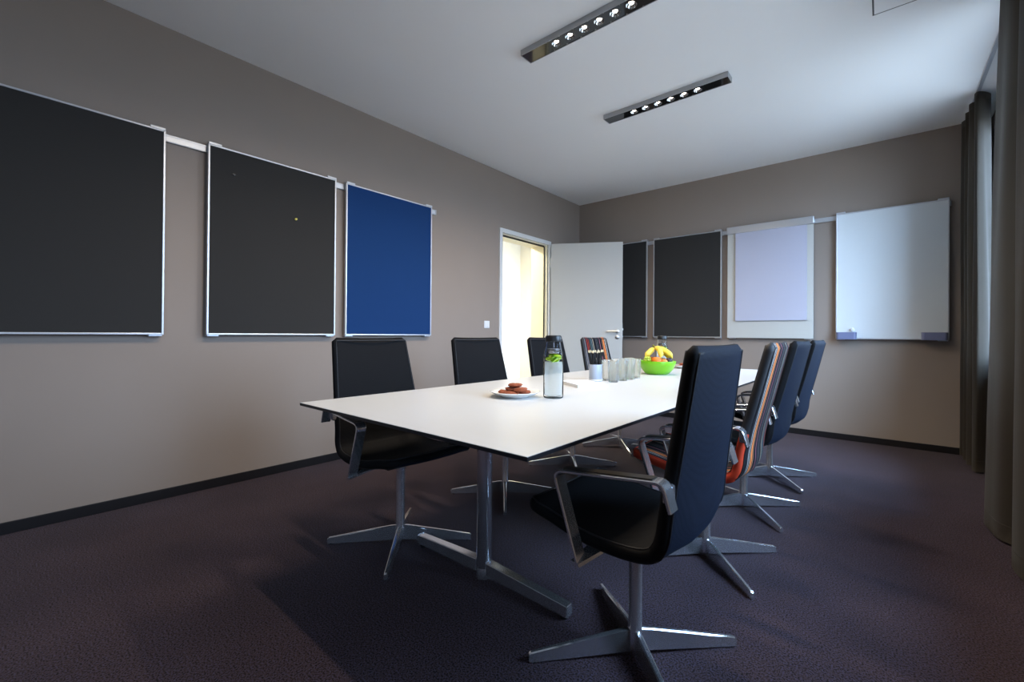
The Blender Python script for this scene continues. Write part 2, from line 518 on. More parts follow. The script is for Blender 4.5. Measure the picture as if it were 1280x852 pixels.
for s in (-1, 1):
    yy = s * 0.02
    lathe(h, [(0.026, 0), (0.026, 0.006), (0.02, 0.009)], 20, center=(0.862, yy, 1.075), mat=Matrix.Rotation(s * -PI / 2, 4, 'X'))
    tube(h, [(0.862, yy + s * 0.0, 1.075), (0.862, yy + s * 0.048, 1.075)], 0.009)
    tube(h, [(0.866, yy + s * 0.048, 1.075), (0.73, yy + s * 0.048, 1.078)], 0.0095)
obj('handle', h, 'steel', lf, 0.6)
h = NB()
for s in (-1, 1):
    lathe(h, [(0.026, 0), (0.026, 0.006), (0.02, 0.009)], 20, center=(0.862, s * 0.02, 1.0), mat=Matrix.Rotation(s * -PI / 2, 4, 'X'))
    box(h, 0.858, 0.866, s * 0.028 - 0.004, s * 0.028 + 0.004, 0.985, 1.008, 0.002)
obj('lock_escutcheon', h, 'steel', lf, 0.6)
h = NB(); box(h, 0.9255, 0.9285, -0.011, 0.011, 0.96, 1.18, 0.0008); box(h, 0.928, 0.938, -0.008, 0.008, 1.09, 1.115, 0.002)
obj('latch_plate', h, 'steel', lf)
for z in (0.32, 1.98):
    h = NB(); tube(h, [(0.0, -0.012, z - 0.06), (0.0, -0.012, z + 0.06)], 0.009)
    box(h, 0.0, 0.006, -0.02, 0.01, z - 0.055, z + 0.055)
    obj('hinge', h, 'steel', lf, 0.6)

# ------------------------------------------------------------------ boards and rails
def board(name, label, cat, w, hgt, face, loc, rz, group=None, felt=True, lower_clip=True):
    """hanging board: local x along the wall, local -y into the room, origin at bottom centre on the wall"""
    t = thing(name, label, cat, loc, rz, group)
    f = 0.011; d0, d1 = -0.052, -0.026
    p = NB(); box(p, -w / 2 + f, w / 2 - f, d0 + 0.002, d1, f, hgt - f)
    obj('board_panel', p, face, t)
    fr = NB()
    box(fr, -w / 2, -w / 2 + f, d0 - 0.002, d1 - 0.002, 0, hgt, 0.002)
    box(fr, w / 2 - f, w / 2, d0 - 0.002, d1 - 0.002, 0, hgt, 0.002)
    box(fr, -w / 2 + f, w / 2 - f, d0 - 0.002, d1 - 0.002, 0, f, 0.002)
    box(fr, -w / 2 + f, w / 2 - f, d0 - 0.002, d1 - 0.002, hgt - f, hgt, 0.002)
    obj('board_frame', fr, 'alu', t)
    for s in (-1, 1):
        c = NB()
        xa, xb = (-w / 2 + 0.002, -w / 2 + 0.075) if s < 0 else (w / 2 - 0.075, w / 2 - 0.002)
        box(c, xa, xb, d0 - 0.006, -0.006, hgt - 0.004, hgt + 0.012, 0.002)
        obj('hanging_bracket', c, 'alu', t)
        c = NB(); box(c, xa + 0.004, xb - 0.004, -0.044, -0.0, -0.010, 0.002, 0.002)
        obj('spacer_foot', c, 'alu', t)
    return t

k = 0.985
def yl(y): return y * k
BZ0, BZ1 = 1.03 + (1.010 - 1.03) * k, 1.03 + (2.270 - 1.03) * k
rz_left = PI / 2                     # local -y -> +X of the room
def left_board(name, label, cat, ya, yb, face, group):
    ya, yb = yl(ya), yl(yb)
    return board(name, label, cat, yb - ya, BZ1 - BZ0, face, (XL, (ya + yb) / 2, BZ0), rz_left, group)
PG = 'pinboards hanging on the wall rails'
left_board('pinboard', 'charcoal felt pinboard at the far left, cut off by the picture edge', 'pinboard', -0.225, 0.663, 'felt', PG)
left_board('pinboard', 'charcoal felt pinboard with two pins, beside the blue board', 'pinboard', 0.886, 1.768, 'felt', PG)
left_board('pinboard', 'blue felt pinboard on the left wall', 'pinboard', 1.855, 2.753, 'blue', PG)
kb = 5.43 / 5.481
def xb(x): return x * kb
CZ0, CZ1 = 1.03 + (1.005 - 1.03) * kb, 1.03 + (2.265 - 1.03) * kb
def back_board(name, label, cat, xa, xc, face, group=None):
    xa, xc = xb(xa), xb(xc)
    return board(name, label, cat, xc - xa, CZ1 - CZ0, face, ((xa + xc) / 2, YB, CZ0), 0, group)
back_board('pinboard', 'charcoal felt pinboard half hidden behind the open door', 'pinboard', -3.17, -2.354, 'felt', PG)
back_board('pinboard', 'charcoal felt pinboard on the back wall, fully visible beside the flip pad', 'pinboard', -2.268, -1.448, 'felt', PG)
back_board('whiteboard', 'glossy whiteboard with two pen trays near the curtain', 'whiteboard', -0.369, 0.447, 'enamel')

# flip chart board with its clamp bar; the paper pad is a thing of its own
xa, xc = xb(-1.383), xb(-0.557)
fc = thing('hanging_flipchart', 'off white flip chart board with grey clamp bar on the back wall', 'flip chart', ((xa + xc) / 2, YB, CZ0), 0)
w2 = (xc - xa) / 2; hh = CZ1 - CZ0
p = NB(); box(p, -w2, w2, -0.05, -0.026, 0, hh, 0.003); obj('board_panel', p, 'panel', fc)
p = NB(); box(p, -w2 - 0.006, w2 + 0.006, -0.075, -0.02, hh - 0.065, hh + 0.014, 0.006); obj('clamp_bar', p, 'alu', fc)
for s in (-1, 1):
    p = NB(); box(p, s * (w2 - 0.05) - 0.03, s * (w2 - 0.05) + 0.03, -0.044, 0, -0.008, 0.001, 0.002); obj('spacer_foot', p, 'alu', fc)
pad = NB(); pw = (xb(-0.612) - xb(-1.294)) / 2
box(pad, -pw, pw, -0.068, -0.0515, 0, 0.99, 0.001)
tag(obj('flipchart_pad', pad, 'paper', None, None, ((xb(-0.612) + xb(-1.294)) / 2, YB, 1.198)), 'blank white paper pad hanging on the flip chart board', 'paper pad')
# rails
def rail(label, path):
    t = thing('wall_rail', label, 'rail', path[0], path[1], 'board rails on the walls')
    L = path[2]
    b = NB(); box(b, 0, L, -0.018, 0, 0, 0.046, 0.002); obj('rail_profile', b, 'alu', t)
    b = NB(); box(b, -0.0, L, -0.021, -0.018, 0.005, 0.011); box(b, 0, L, -0.021, -0.018, 0.035, 0.041); obj('rail_lip', b, 'alu', t)
    b = NB(); box(b, L, L + 0.005, -0.022, 0, -0.001, 0.047, 0.001); obj('end_cap', b, 'white_pl', t)
rail('long aluminium board rail on the left wall', ((XL, -0.6, 2.199), PI / 2, 3.385))
rail('long aluminium board rail on the back wall', ((-3.25, YB, 2.199), 0, 3.70))
# pins
def pin(label, y, z, mat):
    t = thing('push_pin', label, 'push pin', (XL + 0.0525, yl(y), 1.03 + (z - 1.03) * k), 0)
    b = NB(); lathe(b, [(0.0, 0), (0.008, 0), (0.006, 0.004), (0.006, 0.008), (0.008, 0.012), (0.0, 0.013)], 12, mat=Matrix.Rotation(PI / 2, 4, 'Y'))
    obj('pin_head', b, mat, t, 0.7)
pin('black push pin near the top of the charcoal board', 1.034, 2.102, 'black_pl')
pin('yellow push pin on the right half of the charcoal board', 1.449, 1.883, 'yellow_pl')
# pen trays on the whiteboard
def tray(label, x0, x1):
    t = thing('pen_tray', label, 'pen tray', ((x0 + x1) / 2, YB - 0.055, 1.003), 0, 'pen trays on the whiteboard')
    w = (x1 - x0) / 2
    b = NB()
    prof = roundpath([(-w, 0.0), (-w, -0.055), (w, -0.055), (w, 0.0)], {1: 0.03, 2: 0.03}, 6)
    top = [(p.x, p.y, 0.07) for p in prof]; bot = [(p.x * 0.98, p.y * 0.96, 0.0) for p in prof]
    # hollow: outer wall and inner wall
    inn_t = [(p.x * 0.95, p.y * 0.9 - 0.001 if p.y < -0.001 else p.y - 0.004, 0.07) for p in prof]
    inn_b = [(q[0], q[1], 0.006) for q in inn_t]
    vo = [[b.verts.new(q) for q in L] for L in (bot, top, inn_t, inn_b)]
    n = len(prof)
    for A, B in zip(vo, vo[1:]):
        for i in range(n): b.faces.new([A[i], A[(i + 1) % n], B[(i + 1) % n], B[i]])
    b.faces.new(vo[0]); b.faces.new(vo[-1])
    obj('tray_body', b, 'tray', t, 0.7)
    b = NB(); box(b, -w * 0.8, w * 0.8, -0.0545, -0.050, 0.06, 0.066); obj('tray_lip', b, 'tray', t)
    return t
tray('blue grey pen tray at the left corner of the whiteboard', xb(-0.362), xb(-0.20))
tray('blue grey pen tray at the right corner of the whiteboard', xb(0.262), xb(0.436))
e = thing('board_magnet', 'small white magnet above the left pen tray of the whiteboard', 'magnet', (xb(-0.236), YB - 0.0555, 1.098))
b = NB(); lathe(b, [(0, 0), (0.019, 0), (0.02, 0.004), (0.016, 0.01), (0.0, 0.011)], 18, mat=Matrix.Rotation(PI / 2, 4, 'X')); obj('magnet_disc', b, 'white_pl', e, 0.7)
b = NB(); lathe(b, [(0.008, 0), (0.008, 0.014), (0.012, 0.018), (0.0, 0.022)], 14, center=(0, -0.009, 0), mat=Matrix.Rotation(PI / 2, 4, 'X')); obj('magnet_grip', b, 'white_pl', e, 0.7)

# light switch by the door
sw = thing('light_switch', 'white double light switch on the left wall beside the door', 'switch', (XL, 3.538, 1.135))
b = NB(); box(b, 0, 0.010, -0.041, 0.041, -0.041, 0.041, 0.004); obj('switch_plate', b, 'white_pl', sw)
for s in (-1, 1):
    b = NB(); box(b, 0.010, 0.0145, 0.0015 if s > 0 else -0.031, 0.031 if s > 0 else -0.0015, -0.031, 0.031, 0.002); obj('rocker', b, 'white_pl', sw)

# ceiling hatch
ht = thing('access_hatch', 'flush square access hatch in the ceiling near the window', 'hatch', (0.15, 3.10, ZC))
b = NB()
for (a0, a1, b0, b1) in ((-0.204, 0.204, 0.196, 0.204), (-0.204, 0.204, -0.204, -0.196), (-0.204, -0.196, -0.196, 0.196), (0.196, 0.204, -0.196, 0.196)):
    box(b, a0, a1, b0, b1, -0.002, 0.002)
obj('hatch_gap', b, 'gap', ht)
b = NB(); box(b, -0.196, 0.196, -0.196, 0.196, -0.003, 0.002, 0.001); obj('hatch_panel', b, 'ceil', ht)

# ------------------------------------------------------------------ ceiling lamps
LZ = 2.872
def lamp(label, x0, x1, y0, y1, bulbs):
    t = thing('ceiling_lamp', label, 'ceiling lamp', ((x0 + x1) / 2, (y0 + y1) / 2, ZC), 0, 'six spot ceiling lamps')
    L = (x1 - x0) / 2; w = (y1 - y0) / 2; h0 = LZ - ZC
    b = NB(); tk = 0.003
    box(b, -L, L, -w, -w + tk, h0, 0); box(b, -L, L, w - tk, w, h0, 0)
    box(b, -L, -L + tk, -w + tk, w - tk, h0, 0); box(b, L - tk, L, -w + tk, w - tk, h0, 0)
    box(b, -L + tk, L - tk, -w + tk, w - tk, -0.004, 0)
    obj('lamp_housing', b, 'lampside', t)
    # black louvre plate with six round holes
    R = 0.031
    cx = (x0 + x1) / 2
    bx = [q - cx for q in bulbs]
    b = NB(); zz = h0 + 0.003
    cells = [-L + tk] + [bx[0] - 0.0505] + [(p + q) / 2 for p, q in zip(bx, bx[1:])] + [bx[-1] + 0.0505] + [L - tk]
    def quad(xa, xb_): 
        v = [b.verts.new((xa, -w + tk, zz)), b.verts.new((xb_, -w + tk, zz)), b.verts.new((xb_, w - tk, zz)), b.verts.new((xa, w - tk, zz))]
        b.faces.new(v)
    quad(cells[0], cells[1]); quad(cells[-2], cells[-1])
    for i, q in enumerate(bx):
        xa, xe = cells[i + 1], cells[i + 2]
        n = 32; inner = []; outer = []; up = []
        for j in range(n):
            an = 2 * PI * (j + 0.5) / n
            cx_, sy_ = math.cos(an), math.sin(an)
            inner.append(b.verts.new((q + R * cx_, R * sy_, zz)))
            up.append(b.verts.new((q + R * cx_, R * sy_, zz + 0.006)))
            sx = (xe - q if cx_ > 0 else q - xa) / abs(cx_)
            s_ = (w - tk) / abs(sy_)
            m_ = min(sx, s_)
            px = q + m_ * cx_; py = m_ * sy_
            outer.append(b.verts.new((px, py, zz)))
        for j in range(n):
            jj = (j + 1) % n
            b.faces.new([inner[j], inner[jj], outer[jj], outer[j]])
            b.faces.new([inner[j], inner[jj], up[jj], up[j]])
    obj('louvre_plate', b, 'blackgloss', t)
    for q in bx:
        b = NB()
        lathe(b, [(R - 0.0005, zz + 0.0005), (R - 0.004, zz + 0.010), (0.018, zz + 0.021), (0.014, zz + 0.023)], 24, center=(q, 0, 0), cap0=False, cap1=False)
        r = obj('reflector', b, 'reflector', t, 1.0)
        b = NB()
        lathe(b, [(0, 0.0), (0.009, 0.002), (0.0135, 0.006), (0.0135, 0.012), (0.010, 0.016)], 16, center=(q, 0, zz + 0.006))
        obj('bulb', b, 'bulb', r, 1.0)
    return t
B1 = [-1.586, -1.485, -1.383, -1.282, -1.180, -1.080]
B2 = [-1.577, -1.477, -1.375, -1.273, -1.171, -1.070]
lamp('slim ceiling lamp with six spots, nearest, cut by the top of the picture', -1.836, -0.848, 2.228, 2.336, B1)
lamp('slim ceiling lamp with six spots, farther from the viewer', -1.832, -0.846, 3.345, 3.449, B2)
lamp('unseen slim ceiling lamp, added above the near table end to light the room', -1.836, -0.848, 1.111, 1.219, B1)  # extra lamp out of view, added to brighten the room

def spot(x, y, z, power, ang=2.7, blend=0.75, col=(1, 0.83, 0.62), size=0.02):
    l = bpy.data.lights.new('lamp_spot', 'SPOT')
    l.energy = power; l.spot_size = ang; l.spot_blend = blend; l.color = col; l.shadow_soft_size = size
    o = link(bpy.data.objects.new('lamp_spot', l)); o.location = (x, y, z); o.rotation_euler = (0, 0.08, 0)      # lamps tilted toward the pinboard wall
    return o
SPOT_W = 11.6
for bl, y in ((B1, 2.282), (B2, 3.397), (B1, 1.165)):  # last row belongs to the added lamp
    for x in bl:
        spot(x, y, LZ - 0.004, SPOT_W * (1.1 if y < 2 else 1.0))

# ------------------------------------------------------------------ curtain track and curtains
tk = thing('curtain_track', 'slim white curtain track under the ceiling by the window', 'curtain track', (0.545, 0, ZC))
b = NB()
box(b, -0.011, 0.011, 2.4, YB - 0.01, -0.014, 0, 0.002)
obj('track_profile', b, 'alu', tk)
b = NB(); box(b, -0.013, 0.013, YB - 0.012, YB - 0.004, -0.016, 0, 0.002); obj('end_stop', b, 'white_pl', tk)

def curtain(name, label, top, bot, zt=ZC - 0.016, zb=0.012):
    """cloth hanging in folds: plan line at the track, plan line at the hem"""
    A = catmull([(x, y, 0) for x, y in top], 9); B = catmull([(x, y, 0) for x, y in bot], 9)
    rows = 40
    bm = NB(); grid = []
    for r in range(rows + 1):
        v = r / rows
        z = zt + (zb - zt) * v
        k_ = v ** 0.9
        row = []
        for i, (a, c) in enumerate(zip(A, B)):
            w = 0.004 * math.sin(7.0 * v + 0.35 * i) * math.sin(PI * min(1, v * 1.3))
            row.append(bm.verts.new((a.x * (1 - k_) + c.x * k_ + w, a.y * (1 - k_) + c.y * k_ + 0.5 * w, z)))
        grid.append(row)
    n = len(A) - 1
    for a, c in zip(grid, grid[1:]):
        for i in range(n): bm.faces.new([a[i], a[i + 1], c[i + 1], c[i]])
    bmesh.ops.solidify(bm, geom=bm.faces[:], thickness=0.003)
    t = thing(name, label, 'curtain', (0, 0, 0), 0, 'taupe curtains by the window')
    cl = obj('curtain_cloth', bm, 'curtain', t, 3.14)
    # sewn heading tape and hem band following the cloth
    for nm, za, zb_, pl in (('heading_tape', zt + 0.001, zt - 0.05, A), ('hem_band', zb + 0.085, zb + 0.081, B)):
        b = NB(); g = []
        for z in (za, zb_):
            v = (zt - z) / (zt - zb); k_ = max(0, v) ** 0.9
            row = []
            for i, (a, c) in enumerate(zip(A, B)):
                w = 0.004 * math.sin(7.0 * v + 0.35 * i) * math.sin(PI * min(1, max(0, v) * 1.3))
                row.append(b.verts.new((a.x * (1 - k_) + c.x * k_ + w, a.y * (1 - k_) + c.y * k_ + 0.5 * w, z)))
            g.append(row)
        for i in range(n): b.faces.new([g[0][i], g[0][i + 1], g[1][i + 1], g[1][i]])
        bmesh.ops.solidify(b, geom=b.faces[:], thickness=0.0055)
        for v_ in b.verts: pass
        obj(nm, b, 'curtain', cl, 3.14)
    for i in range(5):
        q = A[int((i + 0.5) / 5 * n)]
        h = NB(); box(h, 0.540, 0.550, q.y - 0.004, q.y + 0.004, zt - 0.012, ZC - 0.0142)
        obj('curtain_glider', h, 'white_pl', t)
    return t
curtain('curtain', 'near taupe curtain bunched at the right edge of the picture',
        [(0.60, 3.47), (0.545, 3.50), (0.490, 3.515), (0.474, 3.47), (0.470, 3.36), (0.478, 3.24), (0.515, 3.16), (0.590, 3.12), (0.610, 3.07), (0.540, 3.03), (0.480, 3.01), (0.466, 2.95), (0.470, 2.84), (0.50, 2.77), (0.590, 2.73), (0.61, 2.69), (0.54, 2.65), (0.48, 2.62)],
        [(0.58, 3.59), (0.520, 3.60), (0.450, 3.585), (0.424, 3.53), (0.430, 3.40), (0.452, 3.28), (0.525, 3.21), (0.620, 3.17), (0.645, 3.11), (0.560, 3.06), (0.470, 3.03), (0.440, 2.95), (0.445, 2.82), (0.49, 2.74), (0.610, 2.69), (0.63, 2.64), (0.53, 2.59), (0.45, 2.56)])
curtain('curtain', 'far taupe curtain gathered in the corner beside the whiteboard',
        [(0.622, 4.90), (0.600, 4.86), (0.570, 4.82), (0.540, 4.80), (0.527, 4.84), (0.548, 4.90), (0.590, 4.93), (0.575, 4.97), (0.530, 5.00), (0.520, 5.04), (0.565, 5.09), (0.590, 5.13), (0.545, 5.17), (0.515, 5.21), (0.560, 5.27), (0.580, 5.31), (0.535, 5.35), (0.512, 5.41), (0.545, 5.455), (0.66, 5.462)],
        [(0.625, 4.90), (0.602, 4.86), (0.570, 4.825), (0.536, 4.81), (0.520, 4.86), (0.548, 4.92), (0.600, 4.97), (0.570, 5.00), (0.525, 5.03), (0.512, 5.07), (0.570, 5.12), (0.600, 5.16), (0.540, 5.20), (0.508, 5.24), (0.565, 5.29), (0.590, 5.33), (0.530, 5.38), (0.507, 5.425), (0.545, 5.452), (0.66, 5.455)])

# ------------------------------------------------------------------ table
TX0, TX1, TY0, TY1, TZ = -1.84, -0.64, 0.812, 4.237, 0.74
tb = thing('conference_table', 'long white conference table with black edge and chrome T legs', 'table', ((TX0 + TX1) / 2, (TY0 + TY1) / 2, 0))
cx, cy = (TX0 + TX1) / 2, (TY0 + TY1) / 2
hx, hy = (TX1 - TX0) / 2, (TY1 - TY0) / 2
b = NB(); box(b, -hx, hx, -hy, hy, TZ - 0.012, TZ - 0.0012, 0.001, 1, 0); obj('edge_core', b, 'tablecore', tb)
b = NB(); box(b, -hx + 0.0008, hx - 0.0008, -hy + 0.0008, hy - 0.0008, TZ - 0.0012, TZ, 0.0); obj('tabletop', b, 'tabletop', tb)
LX = -1.29 - cx
for yy in (1.345 - cy, 3.70 - cy):
    b = NB()
    lathe(b, [(0.0305, 0.0), (0.0325, 0.002), (0.0325, 0.045), (0.0315, 0.047), (0.0315, 0.050), (0.0325, 0.052), (0.0325, TZ - 0.045)], 32, center=(LX, yy, 0))
    lg = obj('table_column', b, 'chrome', tb, 0.6)
    b = NB()
    for s in (-1, 1):
        # tapering foot bar
        xa, xe = LX + s * 0.028, LX + s * 0.43
        w0, w1, h0a, h0b, z1 = 0.021, 0.019, 0.075, 0.055, 0.012
        bot = [(xa, yy - w0, 0.022), (xe, yy - w1, z1), (xe, yy + w1, z1), (xa, yy + w0, 0.022)]
        top = [(xa, yy - w0, h0a), (xe, yy - w1, h0b), (xe, yy + w1, h0b), (xa, yy + w0, h0a)]
        prism(b, bot, top)
    bmesh.ops.bevel(b, geom=b.edges[:], offset=0.003, segments=2, affect='EDGES')
    ft = obj('table_foot', b, 'chrome', tb)
    for s in (-1, 1):
        g = NB(); lathe(g, [(0.016, 0), (0.017, 0.003), (0.016, 0.013)], 16, center=(LX + s * 0.405, yy, 0)); obj('glide', g, 'black_pl', ft, 0.6)
    b = NB(); box(b, LX - 0.40, LX + 0.40, yy - 0.03, yy + 0.03, TZ - 0.05, TZ - 0.0125, 0.004); obj('support_arm', b, 'tablecore', tb)
b = NB(); box(b, LX - 0.025, LX + 0.025, 1.38 - cy, 3.665 - cy, TZ - 0.055, TZ - 0.0125, 0.004); obj('support_beam', b, 'tablecore', tb)

# ------------------------------------------------------------------ chairs (local: +x is the front)
def set_profile(lean):
    global prof, arc, LT, RINGS
    d = lean - 0.28
    CP = [(-0.262 - d, 1.003), (-0.243 - d * .72, 0.88), (-0.225 - d * .44, 0.76), (-0.206 - d * .16, 0.64), (-0.195, 0.565), (-0.188, 0.505), (-0.172, 0.467), (-0.128, 0.441),
          (-0.03, 0.433), (0.075, 0.441), (0.18, 0.463), (0.278, 0.479)]
    prof = catmull([(p[0], p[1], 0) for p in CP], 7)
    arc = [0.0]
    for a, c in zip(prof, prof[1:]): arc.append(arc[-1] + (c - a).length)
    LT = arc[-1]
    RINGS = [shell_ring(i) for i in range(len(prof))]
SPLIT = 44       # sample where the seat and the backrest meet
TH = 0.034
NY = 24
def half_w(s):
    # s: arc length from the top
    pts = [(0, 0.216), (0.36, 0.240), (0.52, 0.248), (0.75, 0.248), (LT, 0.236)]
    for (a, wa), (b_, wb) in zip(pts, pts[1:]):
        if s <= b_: return wa + (wb - wa) * (s - a) / (b_ - a)
    return pts[-1][1]
def corner(d, r):
    if d >= r: return 0.0
    return r - math.sqrt(max(0, r * r - (r - d) ** 2))
def shell_ring(i):
    s = arc[i]
    t = (prof[min(i + 1, len(prof) - 1)] - prof[max(i - 1, 0)]).normalized()
    nrm = Vector((-t.y, t.x, 0))          # pointing to the inner (sitting) side
    if i < 30 and nrm.x < 0: nrm = -nrm
    if i >= 60 and nrm.y < 0: nrm = -nrm
    w = half_w(s) - corner(s, 0.022) - corner(LT - s, 0.05)
    th = TH * min(1.0, 0.35 + 0.65 * math.sqrt(min(1, min(s, LT - s) / 0.014)))
    # gentle hollow across the width
    kk = 0.014 if s < 0.55 else 0.008
    ring = []
    e = th * 0.42
    ny = NY
    # the outer cover is creased: below the arms a V-shaped centre panel stands proud of two flat flanks
    s0, s1, s2 = 0.37, 0.585, 0.80
    if s <= s0: yv, fade = 1.0, 0.0
    elif s <= s1: yv, fade = w * (1 - 0.93 * (s - s0) / (s1 - s0)), 1.0
    else: yv, fade = 0.07 * w, max(0.0, 1 - (s - s1) / (s2 - s1)) ** 1.5
    def bulge(y): return 0.065 * fade * max(0.0, w - max(abs(y), yv))
    def P(y, o):
        c = prof[i]
        bend = kk * (y / max(w, 1e-4)) ** 2
        q = c + nrm * (o + bend - kk * 0.5)
        return (q.x, y, q.y)
    for j in range(ny + 1):
        ring.append((P(-w + e + (2 * w - 2 * e) * j / ny, th / 2), 'i'))
    for an in (30, 60, 90, 120, 150):
        a = math.radians(an)
        ring.append((P(w - e + e * math.sin(a), th / 2 * math.cos(a)), 'e'))
    for j in range(ny + 1):
        yy = w - e - (2 * w - 2 * e) * j / ny
        ring.append((P(yy, -th / 2 - bulge(yy)), 'o'))
    for an in (30, 60, 90, 120, 150):
        a = math.radians(an)
        ring.append((P(-w + e - e * math.sin(a), -th / 2 * math.cos(a)), 'e'))
    return ring

def shell_part(name, i0, i1, mats, parent, seat):
    bm = NB(); uvl = bm.loops.layers.uv.new('UVMap')
    vs = [[bm.verts.new(p) for p, _ in RINGS[i]] for i in range(i0, i1 + 1)]
    n = len(vs[0])
    def setuv(f, idx):
        for lp in f.loops:
            lp[uvl].uv = (lp.vert.co.y, idx)
    for q, (a, c) in enumerate(zip(vs, vs[1:])):
        for k_ in range(n):
            kn = (k_ + 1) % n
            f = bm.faces.new([a[k_], a[kn], c[kn], c[k_]])
            t0, t1 = RINGS[i0][k_][1], RINGS[i0][kn][1]
            f.material_index = 0 if (t0, t1) == ('i', 'i') else (1 if (t0, t1) == ('o', 'o') else (3 if arc[i0 + q] > 0.36 else 2))
            setuv(f, arc[i0 + q])
    for ring, idx in ((vs[0], i0), (vs[-1], i1)):
        f = bm.faces.new(ring); f.material_index = 3 if arc[idx] > 0.36 else 2; setuv(f, arc[idx])
    me = bpy.data.meshes.new(name)
    bmesh.ops.recalc_face_normals(bm, faces=bm.faces[:])
    bm.to_mesh(me); bm.free()
    for m in mats: me.materials.append(M[m])
    for p in me.polygons: p.use_smooth = True
    try: me.set_sharp_from_angle(angle=1.2)
    except Exception: pass
    o = link(bpy.data.objects.new(name, me)); o.parent = parent
    return o

def make_chair(striped, lean):
    set_profile(lean)
    t = empty('swivel_chair')
    if striped: mats = smats = ('stripe', 'stripe', 'pipe', 'redpipe')
    else: mats = smats = ('blackfab', 'navy', 'blackfab', 'blackfab')
    shell_part('backrest', 0, SPLIT, mats, t, False)
    shell_part('seat', SPLIT, len(prof) - 1, smats, t, True)
    # piping along the rim (inner and outer seam), one run for the backrest and one for the seat
    ny = NY
    for nm, i0, i1, mt in (('back_piping', 1, SPLIT, 'pipe'), ('seat_piping', SPLIT, len(prof) - 2, 'redpipe' if striped else 'pipe')):
        bm = NB()
        for il, ir in ((0, ny), (2 * ny + 6, ny + 6)):
            idx = list(range(i0, i1, 2)) + [i1]
            if nm == 'back_piping': idx = idx[::-1]
            loop = [RINGS[q][il][0] for q in idx]
            loop += [RINGS[q][ir][0] for q in idx[::-1]]
            tube(bm, loop, 0.0032, 6)
        obj(nm, bm, mt, t, 3.14)
    # arms
    for s in (-1, 1):
        path = roundpath([(-0.226, 0.600), (-0.206, 0.668), (0.118, 0.634), (0.034, 0.388), (-0.01, 0.392)], {1: 0.022, 2: 0.034, 3: 0.006}, 6)
        b = NB(); ya, yb = sorted((s * 0.252, s * 0.298))
        strap(b, [(p.x, p.y) for p in path[:-7]], 0.010, ya, yb)
        # fold under the seat
        ax, ay = s * 0.298, s * 0.13
        lo = [(0.050, ax, 0.386), (0.026, ax, 0.383), (-0.020, ay, 0.412), (0.050, ay, 0.412)]
        hi = [(0.053, ax, 0.396), (0.029, ax, 0.393), (-0.020, ay, 0.420), (0.050, ay, 0.420)]
        prism(b, lo, hi)
        am = obj('armrest', b, 'chrome', t, 0.7)
        p0, p1 = Vector((-0.180, 0.6655)), Vector((0.085, 0.6375))
        b = NB(); ys0, ys1 = ya + 0.005, yb - 0.005
        d = Vector((p1.y - p0.y, -(p1.x - p0.x))).normalized() * -1
        lo = [(p0.x + d.x * .003, ys0, p0.y + d.y * .003), (p1.x + d.x * .003, ys0, p1.y + d.y * .003), (p1.x + d.x * .003, ys1, p1.y + d.y * .003), (p0.x + d.x * .003, ys1, p0.y + d.y * .003)]
        hi = [(x + d.x * .005, y, z + d.y * .005) for x, y, z in lo]
        prism(b, lo, hi)
        bmesh.ops.bevel(b, geom=b.edges[:], offset=0.0015, segments=2, affect='EDGES')
        obj('arm_pad', b, 'armpad', am)
        b = NB(); box(b, -0.215, -0.190, min(s * 0.225, s * 0.256), max(s * 0.225, s * 0.256), 0.605, 0.655, 0.006)
        obj('arm_bracket', b, 'chrome', am)
    # under-seat plate, tilt lever, column
    b = NB(); box(b, -0.13, 0.10, -0.135, 0.135, 0.398, 0.422, 0.006); obj('seat_plate', b, 'black_pl', t)
    b = NB(); tube(b, [(0.0, -0.13, 0.410), (0.0, -0.215, 0.404)], 0.005, 10); tube(b, [(0.0, -0.215, 0.404), (0.0, -0.24, 0.403)], 0.008, 10)
    obj('tilt_lever', b, 'black_pl', t, 0.7)
    b = NB(); lathe(b, [(0.018, 0.014), (0.0225, 0.018), (0.0225, 0.088), (0.0218, 0.09), (0.0218, 0.36), (0.028, 0.362), (0.028, 0.400)], 28)
    obj('pedestal_column', b, 'chrome', t, 0.6)
    # four star legs, each a blade that tapers outward
    for q in range(4):
        a = PI / 4 + q * PI / 2
        b = NB()
        R1 = 0.348
        secs = [(0.018, 0.0115, 0.014, 0.084), (0.05, 0.0115, 0.014, 0.081), (0.20, 0.0105, 0.008, 0.056), (R1 - 0.006, 0.0095, 0.003, 0.031), (R1, 0.0085, 0.004, 0.026)]
        rows = []
        for r, w, z0, z1 in secs:
            rows.append([b.verts.new((r, -w, z0)), b.verts.new((r, w, z0)), b.verts.new((r, w * .82, z1 - 0.003)), b.verts.new((r, w * .45, z1)), b.verts.new((r, -w * .45, z1)), b.verts.new((r, -w * .82, z1 - 0.003))])
        for A, B in zip(rows, rows[1:]):
            for i in range(6): b.faces.new([A[i], A[(i + 1) % 6], B[(i + 1) % 6], B[i]])
        b.faces.new(rows[0]); b.faces.new(rows[-1])
        lg = obj('leg', b, 'chrome', t, 0.5)
        lg.rotation_euler = (0, 0, a)
        g = NB(); lathe(g, [(0.009, 0), (0.010, 0.002), (0.009, 0.010)], 12, center=(R1 - 0.018, 0, 0))
        gl = obj('glide', g, 'black_pl', lg, 0.6)
    return t
near0 = make_chair(False, 0.272)
dark0 = make_chair(False, 0.318)
strp0 = make_chair(True, 0.318)
CG = 'swivel chairs around the conference table'
